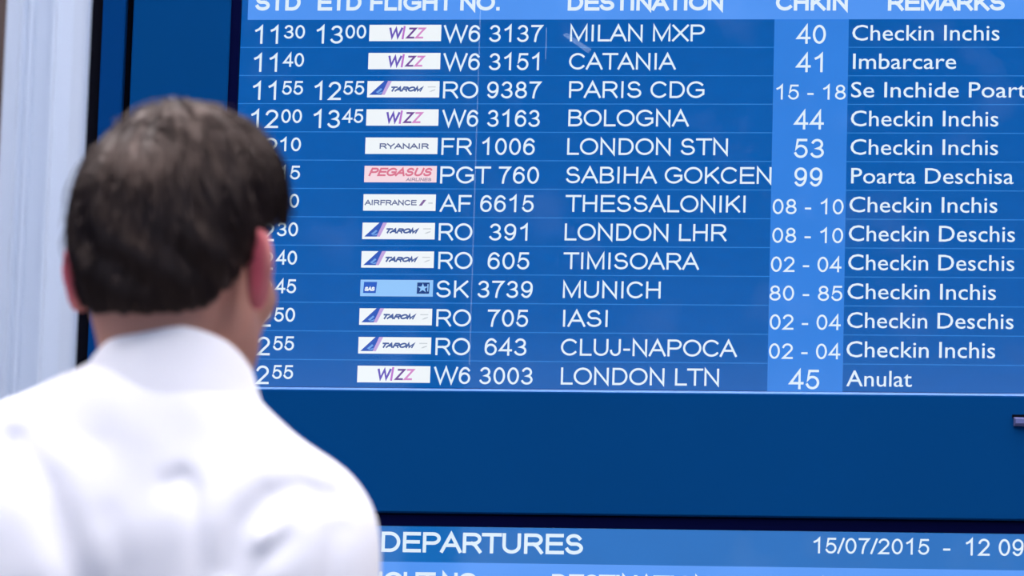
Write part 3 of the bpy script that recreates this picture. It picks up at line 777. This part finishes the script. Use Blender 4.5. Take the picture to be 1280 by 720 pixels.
# --- shirt
xs = axis((-.34, .27, .0048)); ys = axis((-.20, .20, .0048)); zs = axis((.84, 1.53, .0048))
C = Field(xs, ys, zs)
torso(C, .004)
for a in (ARM_R, ARM_L):
    for i, (p0, p1, r0, r1) in enumerate(a): C.cone(p0, p1, r0 + (.004 if i == 0 else .006), r1 + .007, .04 if i == 0 else .025)
Xg = C.g[0][:, None, None]; Yg = C.g[1][None, :, None]; Zg = C.g[2][None, None, :]
def fold(pts, amp, wd):
    """soft crease on the back of the shirt: raised ridge along a polyline in x,z"""
    D = np.full((len(C.g[0]), len(C.g[2])), 9., np.float32); x = C.g[0][:, None]; z = C.g[2][None, :]
    S_ = np.zeros_like(D)
    for (a0, a1), (b0, b1) in zip(pts[:-1], pts[1:]):
        l2 = (b0 - a0) ** 2 + (b1 - a1) ** 2
        h = np.clip(((x - a0) * (b0 - a0) + (z - a1) * (b1 - a1)) / l2, 0, 1)
        D = np.minimum(D, np.hypot(x - a0 - h * (b0 - a0), z - a1 - h * (b1 - a1)))
    return (amp * np.exp(-(D / wd) ** 2))[:, None, :] * np.clip((.03 - Yg) / .06, 0, 1)
# x = (px-215)/1446, z from the height of each crease on the back
fx = lambda px: (px - 215) / 1446.0
fz = lambda py: 1.564 - (py - 340) / 1420.0
dis = np.zeros_like(C.F)
for pts, amp, wd in (([(226, 596), (238, 586), (252, 602), (260, 650), (264, 700), (268, 780)], -.006, .010),
                     ([(300, 700), (318, 640), (345, 607), (385, 592), (420, 600)], -.009, .014),
                     ([(402, 612), (375, 645), (335, 690), (320, 740)], -.006, .010),
                     ([(30, 545), (70, 600), (95, 660), (130, 740)], -.011, .016),
                     ([(60, 500), (110, 540), (130, 545)], -.002, .012),
                     ([(340, 660), (380, 640), (405, 615)], .004, .010),
                     ([(430, 640), (420, 700), (418, 760)], -.004, .010),
                     ([(150, 640), (170, 700), (172, 780)], -.003, .014)):
    dis += fold([(fx(a), fz(b_)) for a, b_ in pts], amp, wd)
C.F = C.F - dis * .95
C.F += .0012 * np.sin(Xg * 55 + 3 * np.sin(Zg * 17)) * np.sin(Zg * 38 + Xg * 20)
C.F = np.maximum(C.F, (.90 - Zg) + 0 * C.F)
# open the neck so the collar and the neck stand free
C.F = np.maximum(C.F, -(np.sqrt((Xg - .001) ** 2 + (Yg + .008) ** 2) - .066 + 0 * Zg) * np.where(Zg > 1.475, 1, 0) - np.where(Zg > 1.475, 0, 9))
shirt = C.mesh('shirt', M['shirt'], man)

# collar: folded band round the neck, higher at the nape, with the leaf lying on the shirt
def ring_z(x, y): return 1.490 - .028 * x - .47 * y
vs = []; fs = []; NS = 72
cx, cy = .003, -.006
prof_c = [(.060, -.045), (.0625, -.02), (.0655, -.002), (.0685, .0008), (.0715, -.002), (.0775, -.020), (.0855, -.040), (.0935, -.060), (.0945, -.066), (.088, -.062), (.080, -.038), (.074, -.021), (.069, -.008)]
a0, a1 = R(98), R(98 + 344)
for i in range(NS + 1):
    a = a0 + (a1 - a0) * i / NS
    back = max(0.0, -math.sin(a))
    for r, dz in prof_c:
        rr = (.0685 + (r - .0685) * (1 - .62 * back) if r > .0685 else r) * (1 + .015 * math.sin(3 * a))
        x = cx + rr * 1.03 * math.cos(a); y = cy + rr * math.sin(a)
        xt = cx + .0685 * math.cos(a); yt = cy + .0685 * math.sin(a)
        vs.append((x, y, ring_z(xt, yt) + dz * (1.0)))
n = len(prof_c)
for i in range(NS):
    for j in range(n): fs.append((i * n + j, i * n + (j + 1) % n, (i + 1) * n + (j + 1) % n, (i + 1) * n + j))
fs += [tuple(range(n))[::-1], tuple(NS * n + j for j in range(n))]
col_o = mesh_obj('collar', vs, fs, M['shirt'], shirt, True)
for nm, (p0, p1) in (('cuff', (ARM_R[1][0], ARM_R[1][1])), ('cuff', (ARM_L[1][0], ARM_L[1][1]))):
    p0 = np.array(p0); p1 = np.array(p1); d = (p1 - p0) / np.linalg.norm(p1 - p0); s1 = np.cross(d, [0, 1, 0]); s1 /= np.linalg.norm(s1); s2 = np.cross(d, s1)
    vs = []; fs = []; nn = 28; pr = [(-.055, .0372), (-.053, .039), (.006, .0385), (.008, .037), (.006, .0345), (-.05, .0345)]
    for i in range(nn):
        a = 2 * math.pi * i / nn
        for t, r in pr: vs.append(tuple(p1 + d * t + (s1 * math.cos(a) + s2 * math.sin(a)) * r))
    for i in range(nn):
        for j in range(6): fs.append((i * 6 + j, i * 6 + (j + 1) % 6, ((i + 1) % nn) * 6 + (j + 1) % 6, ((i + 1) % nn) * 6 + j))
    mesh_obj(nm, vs, fs, M['shirt'], shirt, True)

# --- trousers, belt, shoes
xs = axis((-.22, .20, .008)); ys = axis((-.17, .17, .008)); zs = axis((.05, 1.02, .010))
T_ = Field(xs, ys, zs)
T_.ellipsoid((-.01, .01, .97), (.155, .10, .14), .05, grow=.010)
T_.ellipsoid((-.01, -.005, .90), (.165, .118, .11), .04, grow=.006)
for sx in (-1, 1):
    T_.cone((-.01 + sx * .085, 0, .88), (-.01 + sx * .10, .01, .48), .092, .070, .03)
    T_.cone((-.01 + sx * .10, .01, .48), (-.01 + sx * .105, -.02, .09), .070, .060, .03)
Zt = T_.g[2][None, None, :]
T_.F = np.maximum(T_.F, Zt - .985 + 0 * T_.F); T_.F = np.maximum(T_.F, .075 - Zt + 0 * T_.F)
tro = T_.mesh('trousers', M['trousers'], man)
vs = []; fs = []; nn = 48
for i in range(nn):
    a = 2 * math.pi * i / nn
    for r, z in ((0, .950), (.004, .951), (.004, .983), (0, .984)):
        vs.append((-.01 + (.169 + r) * math.cos(a), .008 + (.114 + r) * math.sin(a), z))
for i in range(nn):
    for j in range(3): fs.append((i * 4 + j, ((i + 1) % nn) * 4 + j, ((i + 1) % nn) * 4 + j + 1, i * 4 + j + 1))
mesh_obj('belt', vs, fs, M['shoe'], tro, True)
for sx in (-1, 1):
    xs = axis((-.07, .07, .005)) - .01 + sx * .108; ys = axis((-.12, .21, .005)); zs = axis((-.02, .15, .005))
    Sh = Field(xs, ys, zs); cxs = -.01 + sx * .108
    Sh.cone((cxs, -.045, .05), (cxs, -.02, .085), .045, .042, .02)
    Sh.cone((cxs, -.04, .04), (cxs + sx * .006, .13, .034), .042, .034, .03)
    Sh.cone((cxs + sx * .004, .08, .03), (cxs + sx * .006, .15, .03), .044, .030, .02)
    Zs = Sh.g[2][None, None, :]; Sh.F = np.maximum(Sh.F, .001 - Zs + 0 * Sh.F)
    Sh.mesh('shoe', M['shoe'], man)
